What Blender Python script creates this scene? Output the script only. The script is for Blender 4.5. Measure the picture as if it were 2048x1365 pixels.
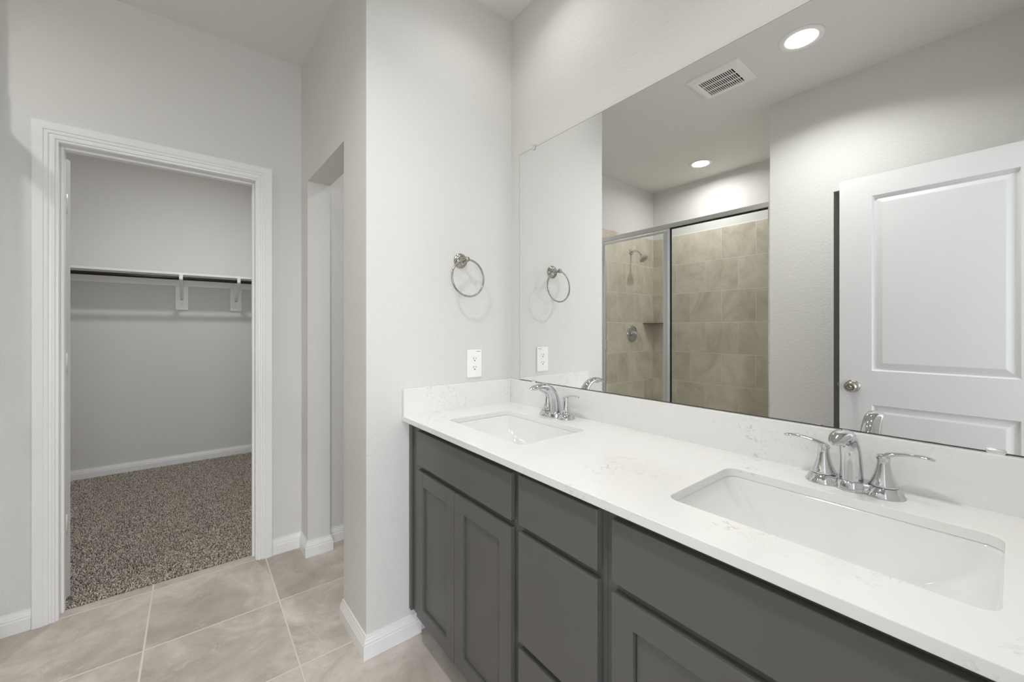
import bpy, bmesh, math, random
import numpy as np
from mathutils import Vector, Matrix

random.seed(7)
for o in list(bpy.data.objects):
    bpy.data.objects.remove(o)
S = bpy.context.scene
COL = S.collection
PI = math.pi

# ------------------------------------------------------------------ camera
cam_d = bpy.data.cameras.new('camera')
cam_d.sensor_width = 36.0
cam_d.lens = 802.0 / 2048.0 * 36.0
cam_d.shift_y = -(682.5 - 658.5) / 2048.0
cam_d.clip_start = 0.02
cam = bpy.data.objects.new('camera', cam_d)
cam.location = (-1.213, -1.531, 1.244)
cam.rotation_euler = (PI / 2, 0, -math.radians(38.5))
COL.objects.link(cam)
S.camera = cam

# ------------------------------------------------------------------ world, exposure
W = bpy.data.worlds.new('sky')
S.world = W
W.use_nodes = True
W.node_tree.nodes['Background'].inputs[0].default_value = (0.62, 0.78, 1.0, 1)
W.node_tree.nodes['Background'].inputs[1].default_value = 1.0
S.view_settings.view_transform = 'Standard'
S.view_settings.look = 'None'
S.view_settings.gamma = 1.0
S.view_settings.use_curve_mapping = False
S.view_settings.exposure = 0.2
cy = S.cycles
cy.max_bounces = 16
cy.diffuse_bounces = 8
cy.glossy_bounces = 8
cy.transparent_max_bounces = 16
cy.transmission_bounces = 8
cy.sample_clamp_indirect = 6.0
cy.use_denoising = True
cy.blur_glossy = 0.3

# daylight through the bedroom window behind the camera
day_d = bpy.data.lights.new('daylight', 'AREA')
day_d.shape = 'RECTANGLE'
day_d.size = 3.8
day_d.size_y = 2.1
day_d.energy = 140.0
day_d.color = (0.92, 0.96, 1.0)
day = bpy.data.objects.new('daylight', day_d)
day.location = (-1.25, -4.62, 1.45)
day.rotation_euler = (PI / 2, 0, 0)     # shines towards +Y
COL.objects.link(day)

LAMP = dict(vanity=1.0, main=9.6, shower=6.5, closet=11.0, toilet=4.3)    # watts of the recessed lights; the toilet room one is added


# ------------------------------------------------------------------ node helpers
class NT:
    def __init__(s, name):
        s.m = bpy.data.materials.new(name)
        s.m.use_nodes = True
        s.t = s.m.node_tree
        s.bsdf = s.t.nodes['Principled BSDF']
        s.out = s.t.nodes['Material Output']

    def n(s, typ, **kw):
        nd = s.t.nodes.new(typ)
        for k, v in kw.items():
            setattr(nd, k, v)
        return nd

    def l(s, a, b):
        s.t.links.new(a, b)

    def val(s, x, sock):
        if hasattr(x, 'is_linked') or isinstance(x, bpy.types.NodeSocket):
            s.l(x, sock)
        else:
            sock.default_value = x

    def math(s, op, a, b=None, c=None, clamp=False):
        nd = s.n('ShaderNodeMath', operation=op)
        nd.use_clamp = clamp
        s.val(a, nd.inputs[0])
        if b is not None:
            s.val(b, nd.inputs[1])
        if c is not None:
            s.val(c, nd.inputs[2])
        return nd.outputs[0]

    def noise(s, vec, scale, detail=2.0, rough=0.5, dist=0.0):
        nd = s.n('ShaderNodeTexNoise')
        if vec is not None:
            s.l(vec, nd.inputs['Vector'])
        nd.inputs['Scale'].default_value = scale
        nd.inputs['Detail'].default_value = detail
        nd.inputs['Roughness'].default_value = rough
        nd.inputs['Distortion'].default_value = dist
        return nd.outputs['Fac']

    def obj(s):
        return s.n('ShaderNodeTexCoord').outputs['Object']

    def ramp(s, fac, stops):
        nd = s.n('ShaderNodeValToRGB')
        el = nd.color_ramp.elements
        while len(el) < len(stops):
            el.new(0.5)
        for e, (p, c) in zip(el, stops):
            e.position = p
            e.color = (*c, 1) if len(c) == 3 else c
        s.l(fac, nd.inputs[0])
        return nd.outputs[0]

    def mix(s, fac, a, b):
        nd = s.n('ShaderNodeMix', data_type='RGBA')
        s.val(fac, nd.inputs[0])
        s.val(a if not isinstance(a, tuple) else (*a, 1), nd.inputs[6])
        s.val(b if not isinstance(b, tuple) else (*b, 1), nd.inputs[7])
        return nd.outputs[2]

    def bump(s, h, strength, dist):
        nd = s.n('ShaderNodeBump')
        nd.inputs['Strength'].default_value = strength
        nd.inputs['Distance'].default_value = dist
        s.l(h, nd.inputs['Height'])
        s.l(nd.outputs[0], s.bsdf.inputs['Normal'])

    def set(s, color=None, rough=None, metal=None, spec=None, coat=None):
        b = s.bsdf.inputs
        if color is not None:
            s.val((*color, 1) if isinstance(color, tuple) else color, b['Base Color'])
        if rough is not None:
            s.val(rough, b['Roughness'])
        if metal is not None:
            b['Metallic'].default_value = metal
        if spec is not None:
            b['Specular IOR Level'].default_value = spec
        if coat is not None:
            b['Coat Weight'].default_value = coat
        return s.m


def plain(name, color, rough=0.5, metal=0.0, spec=0.5, bump=None, coat=None):
    n = NT(name)
    v = n.obj()
    k = n.noise(v, 9.0, 3.0)
    c = n.mix(n.math('MULTIPLY', k, 0.06), color, tuple(min(1, x * 1.18 + 0.004) for x in color))
    n.set(c, rough, metal, spec, coat)
    if bump:
        n.bump(n.noise(v, bump[0], 2.0), bump[1], bump[2])
    return n.m


def paint(name, color, scale=80.0, strength=0.9, dist=0.0022):
    """orange-peel drywall paint"""
    n = NT(name)
    v = n.obj()
    a = n.noise(v, scale, 2.5, 0.55, 0.4)
    h = n.math('SMOOTH_MIN', a, 0.56, 0.12)
    n.bump(h, strength, dist)
    n.set(color, 0.62, 0.0, 0.3)
    return n.m


def tile_mat(name, axes, size, off, stagger, grout_w, cols, groutc, rough, bumpk=0.6):
    """axes: the two object axes of the tile plane (0,1,2)."""
    n = NT(name)
    v = n.obj()
    sep = n.n('ShaderNodeSeparateXYZ')
    n.l(v, sep.inputs[0])
    u0 = n.math('SUBTRACT', sep.outputs[axes[0]], off[0])
    w0 = n.math('SUBTRACT', sep.outputs[axes[1]], off[1])
    w = n.math('DIVIDE', w0, size[1])
    row = n.math('FLOOR', w)
    if stagger:
        par = n.math('FLOORED_MODULO', row, 2.0)
        u0 = n.math('SUBTRACT', u0, n.math('MULTIPLY', par, stagger))
    u = n.math('DIVIDE', u0, size[0])
    col = n.math('FLOOR', u)
    fu = n.math('FRACT', u)
    fw = n.math('FRACT', w)
    du = n.math('MULTIPLY', n.math('MINIMUM', fu, n.math('SUBTRACT', 1.0, fu)), size[0])
    dw = n.math('MULTIPLY', n.math('MINIMUM', fw, n.math('SUBTRACT', 1.0, fw)), size[1])
    d = n.math('MINIMUM', du, dw)
    mr = n.n('ShaderNodeMapRange', interpolation_type='SMOOTHSTEP')
    n.l(d, mr.inputs[0])
    mr.inputs[1].default_value = grout_w * 0.35
    mr.inputs[2].default_value = grout_w * 0.65
    mask = mr.outputs[0]
    comb = n.n('ShaderNodeCombineXYZ')
    n.l(col, comb.inputs[0])
    n.l(row, comb.inputs[1])
    wn = n.n('ShaderNodeTexWhiteNoise', noise_dimensions='2D')
    n.l(comb.outputs[0], wn.inputs['Vector'])
    # each tile gets its own piece of the stone pattern
    addv = n.n('ShaderNodeVectorMath', operation='MULTIPLY_ADD')
    n.l(wn.outputs['Color'], addv.inputs[0])
    addv.inputs[1].default_value = (9, 9, 9)
    n.l(v, addv.inputs[2])
    tv = addv.outputs[0]
    a = n.noise(tv, 3.2, 6.0, 0.62, 1.2)
    b = n.noise(tv, 24.0, 4.0, 0.6, 0.5)
    f = n.math('ADD', n.math('MULTIPLY', a, 0.8), n.math('MULTIPLY', b, 0.2))
    base = n.ramp(f, [(0.36, cols[0]), (0.5, cols[1]), (0.64, cols[2])])
    # faint light veins
    vn = n.noise(tv, 5.0, 5.0, 0.65, 2.0)
    vein = n.math('SUBTRACT', 1.0, n.math('MULTIPLY', n.math('ABSOLUTE', n.math('SUBTRACT', vn, 0.5)), 55.0), clamp=True)
    gate = n.math('MULTIPLY', n.math('SUBTRACT', n.noise(tv, 7.0, 2.0), 0.5), 5.0, clamp=True)
    base = n.mix(n.math('MULTIPLY', n.math('MULTIPLY', vein, gate), 0.5), base, cols[3])
    hsv = n.n('ShaderNodeHueSaturation')
    n.l(base, hsv.inputs['Color'])
    n.l(n.math('ADD', 0.94, n.math('MULTIPLY', wn.outputs['Value'], 0.12)), hsv.inputs['Value'])
    c = n.mix(mask, groutc, hsv.outputs[0])
    n.set(c, n.math('SUBTRACT', 0.85, n.math('MULTIPLY', mask, 0.85 - rough)), 0.0, 0.4)
    n.bump(n.math('ADD', mask, n.math('MULTIPLY', b, 0.12)), bumpk, 0.0015)
    return n.m


M = {}
M['wall'] = paint('wall_paint', (0.725, 0.720, 0.702))
M['ceiling'] = paint('ceiling_paint', (0.79, 0.785, 0.77), 60.0, 0.3, 0.0015)
M['trim'] = plain('white_trim_paint', (0.87, 0.87, 0.87), 0.32, spec=0.5)
M['door'] = plain('white_door_paint', (0.68, 0.68, 0.685), 0.36, spec=0.5)
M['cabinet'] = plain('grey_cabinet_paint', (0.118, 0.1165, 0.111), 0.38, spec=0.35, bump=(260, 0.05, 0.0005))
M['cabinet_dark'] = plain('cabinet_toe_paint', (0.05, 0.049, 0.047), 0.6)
M['chrome'] = plain('polished_chrome', (0.64, 0.65, 0.67), 0.035, 1.0)
M['nickel'] = plain('brushed_nickel', (0.40, 0.375, 0.335), 0.24, 1.0, bump=(400, 0.05, 0.0003))
M['alu'] = plain('satin_aluminium', (0.78, 0.79, 0.80), 0.38, 1.0)
M['gasket'] = plain('black_gasket', (0.012, 0.012, 0.012), 0.6)
M['porcelain'] = plain('white_porcelain', (0.83, 0.83, 0.82), 0.08, spec=0.6, coat=0.4)
M['plastic'] = plain('white_plastic', (0.90, 0.90, 0.89), 0.35)
M['slot'] = plain('dark_slot', (0.015, 0.015, 0.015), 0.7)
M['bronze'] = plain('dark_bronze', (0.022, 0.018, 0.015), 0.4, 0.3)
M['hinge'] = plain('painted_hinge', (0.78, 0.78, 0.77), 0.35, 0.2)
M['seam'] = plain('dark_seam', (0.02, 0.02, 0.02), 0.5)
M['edge'] = plain('mirror_edge', (0.05, 0.06, 0.055), 0.3)
M['clear'] = plain('frosted_clear_plastic', (0.62, 0.63, 0.62), 0.15)
M['bedfloor'] = plain('bedroom_carpet', (0.42, 0.38, 0.34), 0.95)

n = NT('mirror_silver')
n.set((0.90, 0.91, 0.903), 0.0, 1.0)
M['mirror'] = n.m

M['floor'] = tile_mat('beige_floor_tile', (0, 1), (0.459, 0.455), (-0.904, 0.112), 0, 0.0068,
                      [(0.42, 0.367, 0.325), (0.525, 0.47, 0.42), (0.65, 0.60, 0.55), (0.76, 0.72, 0.67)],
                      (0.70, 0.645, 0.585), 0.42)
SHC = [(0.515, 0.470, 0.388), (0.625, 0.577, 0.485), (0.71, 0.662, 0.572), (0.79, 0.75, 0.67)]
M['tile_back'] = tile_mat('shower_tile_back', (1, 2), (0.3048, 0.304), (0.236, 1.919), 0.152, 0.0045, SHC, (0.80, 0.775, 0.72), 0.38)
M['tile_side'] = tile_mat('shower_tile_side', (0, 2), (0.3048, 0.304), (-2.438, 1.919), 0.152, 0.0045, SHC, (0.80, 0.775, 0.72), 0.38)

# white quartz with sparse broken grey veins
n = NT('white_quartz')
v = n.obj()
warp = n.n('ShaderNodeTexNoise')
warp.inputs['Scale'].default_value = 14.0
warp.inputs['Detail'].default_value = 4.0
n.l(v, warp.inputs['Vector'])
mad = n.n('ShaderNodeVectorMath', operation='MULTIPLY_ADD')
n.l(warp.outputs['Color'], mad.inputs[0])
mad.inputs[1].default_value = (0.06, 0.06, 0.06)
n.l(v, mad.inputs[2])
mp = n.n('ShaderNodeMapping')
mp.inputs['Scale'].default_value = (1.0, 0.55, 1.0)
mp.inputs['Rotation'].default_value = (0.0, 0.0, 0.5)
n.l(mad.outputs[0], mp.inputs[0])
vn = n.noise(mp.outputs[0], 48.0, 3.0, 0.6, 0.6)
line = n.math('SUBTRACT', 1.0, n.math('MULTIPLY', n.math('ABSOLUTE', n.math('SUBTRACT', vn, 0.5)), 30.0), clamp=True)
clus = n.math('MULTIPLY', n.math('SUBTRACT', n.noise(v, 3.6, 3.0, 0.6, 0.6), 0.535), 8.0, clamp=True)
brk = n.math('MULTIPLY', n.math('SUBTRACT', n.noise(v, 60.0, 2.0), 0.47), 9.0, clamp=True)
vein = n.math('MULTIPLY', n.math('MULTIPLY', line, clus), n.math('MULTIPLY', brk, 0.6))
soft = n.math('MULTIPLY', n.math('SUBTRACT', n.noise(v, 5.0, 5.0, 0.6), 0.45), 0.35, clamp=True)
base = n.mix(soft, (0.815, 0.812, 0.80), (0.765, 0.755, 0.74))
colr = n.mix(vein, base, (0.36, 0.345, 0.33))
n.set(colr, 0.14, 0.0, 0.5)
M['quartz'] = n.m

# carpet yarn: every tuft its own tone
n = NT('carpet_yarn')
g = n.n('ShaderNodeNewGeometry')
c = n.ramp(g.outputs['Random Per Island'], [(0.0, (0.16, 0.128, 0.10)), (0.25, (0.38, 0.325, 0.268)), (0.55, (0.66, 0.595, 0.515)), (0.9, (0.86, 0.805, 0.73))])
n.set(c, 0.95, 0.0, 0.1)
M['carpet'] = n.m
M['carpet_base'] = plain('carpet_backing', (0.22, 0.185, 0.155), 1.0, spec=0.1, bump=(300, 0.8, 0.004))

# clear shower glass: a sheet that lets light straight through with a faint reflection
n = NT('clear_glass')
tr = n.n('ShaderNodeBsdfTransparent')
tr.inputs[0].default_value = (0.975, 0.985, 0.98, 1)
gl = n.n('ShaderNodeBsdfGlossy')
gl.inputs['Roughness'].default_value = 0.0
fr = n.n('ShaderNodeFresnel')
fr.inputs['IOR'].default_value = 1.35
mx = n.n('ShaderNodeMixShader')
gf = n.n('ShaderNodeNewGeometry')
n.l(n.math('MULTIPLY', fr.outputs[0], n.math('SUBTRACT', 1.0, gf.outputs['Backfacing'])), mx.inputs[0])   # one reflection per sheet
n.l(tr.outputs[0], mx.inputs[1])
n.l(gl.outputs[0], mx.inputs[2])
n.l(mx.outputs[0], n.out.inputs[0])
M['glass'] = n.m


def lamp_mat(kind, strength):
    n = NT('lamp_lens_' + kind)
    e = n.n('ShaderNodeEmission')
    e.inputs[0].default_value = (1.0, 0.965, 0.915, 1)
    e.inputs[1].default_value = strength
    n.l(e.outputs[0], n.out.inputs[0])
    return n.m


# ------------------------------------------------------------------ mesh helpers (all in world coordinates)
def nb():
    return bmesh.new()


def box(bm, lo, hi, bev=0.0, seg=2):
    lo = [min(a, b) for a, b in zip(lo, hi)] if True else lo
    r = bmesh.ops.create_cube(bm, size=1.0)
    vs = r['verts']
    lo2, hi2 = lo, hi
    for vtx in vs:
        vtx.co = Vector([l + (c + 0.5) * (h - l) for c, l, h in zip(vtx.co, lo2, hi2)])
    if bev:
        es = list({e for vtx in vs for e in vtx.link_edges})
        bmesh.ops.bevel(bm, geom=es, offset=bev, segments=seg, profile=0.5, affect='EDGES')
    return vs


def bx(bm, x0, x1, y0, y1, z0, z1, bev=0.0, seg=2):
    return box(bm, (min(x0, x1), min(y0, y1), min(z0, z1)), (max(x0, x1), max(y0, y1), max(z0, z1)), bev, seg)


def frame_of(d):
    d = Vector(d).normalized()
    a = Vector((0, 0, 1)) if abs(d.z) < 0.9 else Vector((1, 0, 0))
    u = d.cross(a).normalized()
    w = d.cross(u).normalized()
    return d, u, w


def loft(bm, rings, close=True, cap0=True, cap1=True, smooth=True):
    vr = [[bm.verts.new(p) for p in r] for r in rings]
    k = len(vr[0])
    fs = []
    for a, b in zip(vr, vr[1:]):
        for i in range(k if close else k - 1):
            j = (i + 1) % k
            fs.append(bm.faces.new((a[i], a[j], b[j], b[i])))
    for f in fs:
        f.smooth = smooth
    if cap0:
        bm.faces.new(list(reversed(vr[0])))
    if cap1:
        bm.faces.new(vr[-1])
    return vr


def lathe(bm, c, d, prof, k=28, cap0=True, cap1=True):
    """prof: list of (distance along d, radius)."""
    d, u, w = frame_of(d)
    c = Vector(c)
    rings = []
    for h, r in prof:
        rings.append([c + d * h + (u * math.cos(2 * PI * i / k) + w * math.sin(2 * PI * i / k)) * max(r, 1e-5) for i in range(k)])
    loft(bm, rings, cap0=cap0, cap1=cap1)


def cyl(bm, p, q, r, k=20):
    p, q = Vector(p), Vector(q)
    lathe(bm, p, q - p, [(0, r), ((q - p).length, r)], k)


def spline(pts, n=8):
    """Catmull-Rom through points (tuples of any length)."""
    P = [np.array(p, float) for p in pts]
    P = [2 * P[0] - P[1]] + P + [2 * P[-1] - P[-2]]
    out = []
    for i in range(1, len(P) - 2):
        p0, p1, p2, p3 = P[i - 1:i + 3]
        for t in np.linspace(0, 1, n, endpoint=False):
            out.append(0.5 * ((2 * p1) + (-p0 + p2) * t + (2 * p0 - 5 * p1 + 4 * p2 - p3) * t * t + (-p0 + 3 * p1 - 3 * p2 + p3) * t ** 3))
    out.append(P[-2])
    return out


def sweep(bm, pts, side, k=16, n=8, power=2.0):
    """pts: (x,y,z,a,b): ellipse half-size a along `side`, b along the other normal."""
    path = spline(pts, n)
    side = Vector(side).normalized()
    rings = []
    for i, p in enumerate(path):
        q0, q1 = path[max(0, i - 1)], path[min(len(path) - 1, i + 1)]
        t = Vector(q1[:3] - q0[:3]).normalized()
        s = (side - t * side.dot(t)).normalized()
        w = t.cross(s).normalized()
        ring = []
        for j in range(k):
            an = 2 * PI * j / k
            ca, sa = math.cos(an), math.sin(an)
            ex = 2.0 / power
            ring.append(Vector(p[:3]) + s * (max(p[3], 1e-4) * math.copysign(abs(ca) ** ex, ca)) + w * (max(p[4], 1e-4) * math.copysign(abs(sa) ** ex, sa)))
        rings.append(ring)
    loft(bm, rings)


def torus(bm, c, R, r, u, w, k=64, m=12):
    c, u, w = Vector(c), Vector(u), Vector(w)
    nrm = u.cross(w)
    rings = []
    for i in range(k):
        a = 2 * PI * i / k
        d = u * math.cos(a) + w * math.sin(a)
        rings.append([bm.verts.new(c + d * (R + r * math.cos(2 * PI * j / m)) + nrm * (r * math.sin(2 * PI * j / m))) for j in range(m)])
    for i in range(k):
        a, b = rings[i], rings[(i + 1) % k]
        for j in range(m):
            f = bm.faces.new((a[j], a[(j + 1) % m], b[(j + 1) % m], b[j]))
            f.smooth = True


def sweep_profile(bm, pts, prof, flip=1):
    """Mitred moulding: pts = XY polyline, prof = (offset from wall, z), offset to the left of travel * flip."""
    P = [Vector(p).to_2d() if len(p) > 2 else Vector(p) for p in pts]
    rings = []
    for i, p in enumerate(P):
        ns = []
        if i > 0:
            t = (p - P[i - 1]).normalized()
            ns.append(Vector((-t.y, t.x)) * flip)
        if i < len(P) - 1:
            t = (P[i + 1] - p).normalized()
            ns.append(Vector((-t.y, t.x)) * flip)
        m = sum(ns, Vector((0, 0))).normalized()
        m = m / max(0.2, m.dot(ns[0]))
        rings.append([Vector((p.x + m.x * d, p.y + m.y * d, z)) for d, z in prof])
    loft(bm, rings, smooth=False)


def finish(name, bm, mat, parent=None, smooth=None):
    bmesh.ops.recalc_face_normals(bm, faces=bm.faces[:])
    me = bpy.data.meshes.new(name)
    if parent is not None:
        off = Vector((0, 0, 0))
        p = parent
        while p is not None:
            off += p.location
            p = p.parent
        bmesh.ops.translate(bm, vec=-off, verts=bm.verts[:])
    bm.to_mesh(me)
    bm.free()
    mats = mat if isinstance(mat, list) else [mat]
    for m in mats:
        me.materials.append(M[m] if isinstance(m, str) else m)
    o = bpy.data.objects.new(name, me)
    COL.objects.link(o)
    if parent is not None:
        o.parent = parent
    return o


def struct(name, bm, mat, parent=None):
    o = finish(name, bm, mat, parent)
    if parent is None:
        o['kind'] = 'structure'
    return o


def tag(o, label, cat, group=None):
    o['label'] = label
    o['category'] = cat
    if group:
        o['group'] = group
    return o


def thing(name, loc, label, cat, group=None):
    o = bpy.data.objects.new(name, None)
    o.empty_display_size = 0.05
    o.location = loc
    COL.objects.link(o)
    return tag(o, label, cat, group)


# ------------------------------------------------------------------ dimensions
CEIL = 2.743
YC = 1.02                 # closet wall, bathroom side
YCB = 1.135               # closet wall, closet side
YB = 3.27                 # closet back wall
XL = -1.823               # wall opposite the mirror
XS = -2.785               # shower back wall
YS = 0.968                # shower head wall
YR = -0.505               # end of the wall opposite the mirror
YK = -1.70                # wall behind the camera
xf = lambda y: -0.70 - 0.0262 * y     # passage wall plane

# ------------------------------------------------------------------ room shell
b = nb(); bx(b, -3.0, 1.2, -1.82, 1.085, -0.12, 0.0)
struct('floor', b, 'floor')
b = nb(); bx(b, -3.0, 1.2, 1.085, 3.5, -0.12, -0.002)
struct('floor_closet', b, 'carpet_base')
b = nb(); bx(b, -3.4, 1.3, -5.2, -1.82, -0.12, -0.001)
struct('floor_bedroom', b, 'bedfloor')
b = nb(); bx(b, -3.4, 1.3, -5.2, 3.5, CEIL, CEIL + 0.12)
struct('ceiling', b, 'ceiling')

b = nb(); bx(b, 0.0, 0.12, -1.82, 0.115, 0, CEIL)
struct('wall_mirror', b, 'wall')
b = nb()
fp = [(0.0, 0.0), (-0.70, 0.0), (xf(0.264), 0.264), (xf(0.264) + 0.115, 0.264), (xf(0.115) + 0.115, 0.115), (0.0, 0.115)]
loft(b, [[Vector((x, y, 0)) for x, y in fp], [Vector((x, y, CEIL)) for x, y in fp]], smooth=False)
struct('wall_towel', b, 'wall')


def slab(bm, y0, y1, z0, z1, back=0.115):
    c = [(xf(y0), y0), (xf(y1), y1), (xf(y1) + back, y1), (xf(y0) + back, y0)]
    loft(bm, [[Vector((x, y, z0)) for x, y in c], [Vector((x, y, z1)) for x, y in c]], smooth=False)


b = nb()
slab(b, 0.264, 0.878, 2.052, CEIL)
slab(b, 0.878, YC, 0, CEIL)
struct('wall_passage', b, 'wall')

# toilet room beyond the opening
b = nb(); bx(b, xf(0.95) + 0.115, 1.2, 0.955, YC, 0, CEIL)
struct('wall_toilet_far', b, 'wall')
b = nb(); bx(b, 1.0, 1.12, 0.115, 0.955, 0, CEIL)
struct('wall_toilet_end', b, 'wall')
b = nb(); bx(b, 0.12, 1.12, 0.0, 0.115, 0, CEIL)
struct('wall_toilet_near', b, 'wall')

# closet wall with the doorway
DX0, DX1, DZ = -1.665, -0.950, 2.042
b = nb()
bx(b, -2.7, DX0 - 0.016, YC, YCB, 0, CEIL)
bx(b, DX1 + 0.016, 1.2, YC, YCB, 0, CEIL)
bx(b, DX0 - 0.016, DX1 + 0.016, YC, YCB, DZ + 0.016, CEIL)
struct('wall_closet', b, 'wall')
b = nb(); bx(b, -2.7, -0.43, YB, YB + 0.115, 0, CEIL)
struct('wall_closet_back', b, 'wall')
b = nb(); bx(b, -0.55, -0.43, YCB, YB, 0, CEIL)
struct('wall_closet_right', b, 'wall')
b = nb(); bx(b, -2.82, -2.7, YC, YB + 0.115, 0, CEIL)
struct('wall_closet_left', b, 'wall')

# wall opposite the mirror, with the dark opening behind the white door
OY0, OY1, OZ = -0.846, -1.60, 2.072
b = nb()
bx(b, XL - 0.115, XL, OY0, YR, 0, CEIL)
bx(b, XL - 0.115, XL, -1.82, OY1, 0, CEIL)
bx(b, XL - 0.115, XL, OY1, OY0, OZ, CEIL)
struct('wall_left', b, 'wall')
b = nb()
bx(b, -2.9, -2.82, -1.82, YR - 0.115, 0, CEIL)
struct('wall_linen_back', b, 'wall')
b = nb()
bx(b, XS - 0.115, XL - 0.115, YR - 0.115, YR, 0, CEIL)
struct('wall_shower_right', b, 'wall')
b = nb()
bx(b, XS - 0.115, XS, YR, YS, 0, CEIL)
struct('wall_shower_back', b, 'wall')
b = nb()
bx(b, XS - 0.115, -1.84, YS, YC, 0, CEIL)
struct('wall_shower_head', b, 'wall')
TT = 2.223
b = nb(); bx(b, XS, XS + 0.008, YR + 0.008, YS - 0.008, 0.0, TT, 0.001, 1)
struct('trim_1', b, 'tile_back')
b = nb(); bx(b, XS + 0.0, -1.84, YS - 0.008, YS, 0.0, TT, 0.001, 1)
struct('trim_2', b, 'tile_side')
b = nb(); bx(b, XS + 0.0, XL, YR, YR + 0.008, 0.0, TT, 0.001, 1)
struct('trim_3', b, 'tile_side')
b = nb(); bx(b, -1.925, -1.815, YR + 0.008, YS - 0.008, 0.0, 0.11, 0.004)
struct('trim_4', b, 'tile_back')

# wall behind the camera with the entry doorway
EX0, EX1, EZ = -1.600, -0.840, 2.062
b = nb()
bx(b, -2.9, EX0, YK - 0.115, YK, 0, CEIL)
bx(b, EX1, 0.0, YK - 0.115, YK, 0, CEIL)
bx(b, EX0, EX1, YK - 0.115, YK, EZ, CEIL)
struct('wall_back', b, 'wall')
# bedroom behind, with a window
b = nb()
bx(b, -3.4, -3.28, -5.2, -1.82, 0, CEIL)
bx(b, 1.18, 1.3, -5.2, -1.82, 0, CEIL)
bx(b, -3.28, -2.9, -1.90, -1.82, 0, CEIL)
bx(b, 0.12, 1.18, -1.90, -1.82, 0, CEIL)
struct('wall_bedroom', b, 'wall')
WX0, WX1, WZ0, WZ1 = -3.15, 0.65, 0.40, 2.50
b = nb()
bx(b, -3.28, WX0, -4.62, -4.50, 0, CEIL)
bx(b, WX1, 1.18, -4.62, -4.50, 0, CEIL)
bx(b, WX0, WX1, -4.62, -4.50, 0, WZ0)
bx(b, WX0, WX1, -4.62, -4.50, WZ1, CEIL)
struct('wall_bedroom_far', b, 'wall')
b = nb()
for x0, x1, z0, z1 in ((WX0, WX0 + .05, WZ0, WZ1), (WX1 - .05, WX1, WZ0, WZ1), (WX0 + .05, WX1 - .05, WZ0, WZ0 + .05), (WX0 + .05, WX1 - .05, WZ1 - .05, WZ1), (-1.28, -1.22, WZ0 + .05, WZ1 - .05)):
    bx(b, x0, x1, -4.56, -4.51, z0, z1, 0.004)
struct('window_1', b, 'trim')

# ------------------------------------------------------------------ baseboards and casing
BB = [(0, 0), (0.014, 0), (0.014, 0.049), (0.0115, 0.054), (0.0125, 0.059), (0.0095, 0.066), (0.009, 0.070), (0.006, 0.075), (0.005, 0.084), (0, 0.084)]


def baseboard(name, pts, flip=1):
    b = nb()
    sweep_profile(b, pts, BB, flip)
    return struct(name, b, 'trim')


# travelling with the room on the left (flip +1)
baseboard('baseboard_closet_left', [(DX0 - 0.0735, YC), (-1.838, YC)], 1)
baseboard('baseboard_passage', [(xf(0.878) + 0.115, 0.950), (xf(0.878) + 0.115, 0.878), (xf(0.878), 0.878), (xf(YC), YC), (DX1 + 0.0785, YC)], 1)
baseboard('baseboard_toilet', [(0.9, 0.955), (xf(0.955) + 0.117, 0.955)], 1)
baseboard('baseboard_towel', [(-0.48, 0.0), (-0.70, 0.0), (xf(0.264), 0.264), (xf(0.264) + 0.113, 0.264)], 1)
baseboard('baseboard_closet_back', [(-0.56, YB), (-2.68, YB)], 1)
baseboard('baseboard_left', [(XL, -0.52), (XL, OY0 + 0.002)], 1)


def casing(name, x0, x1, zt, y, sgn, z0=0.0):
    prof = [(0, 0), (0, 0.008), (0.009, 0.010), (0.011, 0.014), (0.020, 0.0145), (0.023, 0.0115), (0.029, 0.0125), (0.032, 0.0165),
            (0.044, 0.0165), (0.047, 0.0195), (0.079, 0.0195), (0.082, 0.017), (0.082, 0)]
    prof = [(w * 0.915, d) for w, d in prof]
    rings = [[Vector((x0 - w, y + sgn * d, z0)) for w, d in prof], [Vector((x0 - w, y + sgn * d, zt + w)) for w, d in prof],
             [Vector((x1 + w, y + sgn * d, zt + w)) for w, d in prof], [Vector((x1 + w, y + sgn * d, z0)) for w, d in prof]]
    b = nb()
    loft(b, rings, smooth=False)
    return struct(name, b, 'trim')


casing('trim_5', DX0 + 0.003, DX1 + 0.002, DZ + 0.002, YC, -1)
casing('trim_6', DX0 - 0.004, DX1 + 0.004, DZ + 0.004, YCB, 1)
# jamb lining with door stop
b = nb()
bx(b, DX0 - 0.016, DX0, YC - 0.001, YCB, 0, DZ, 0.001, 1)
bx(b, DX1, DX1 + 0.016, YC - 0.001, YCB, 0, DZ, 0.001, 1)
bx(b, DX0 - 0.016, DX1 + 0.016, YC - 0.001, YCB, DZ, DZ + 0.016, 0.001, 1)
bx(b, DX0, DX0 + 0.011, YC + 0.042, YC + 0.075, 0, DZ, 0.003)
bx(b, DX1 - 0.011, DX1, YC + 0.042, YC + 0.075, 0, DZ, 0.003)
bx(b, DX0 + 0.011, DX1 - 0.011, YC + 0.042, YC + 0.075, DZ - 0.011, DZ, 0.003)
struct('trim_7', b, 'trim')


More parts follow.
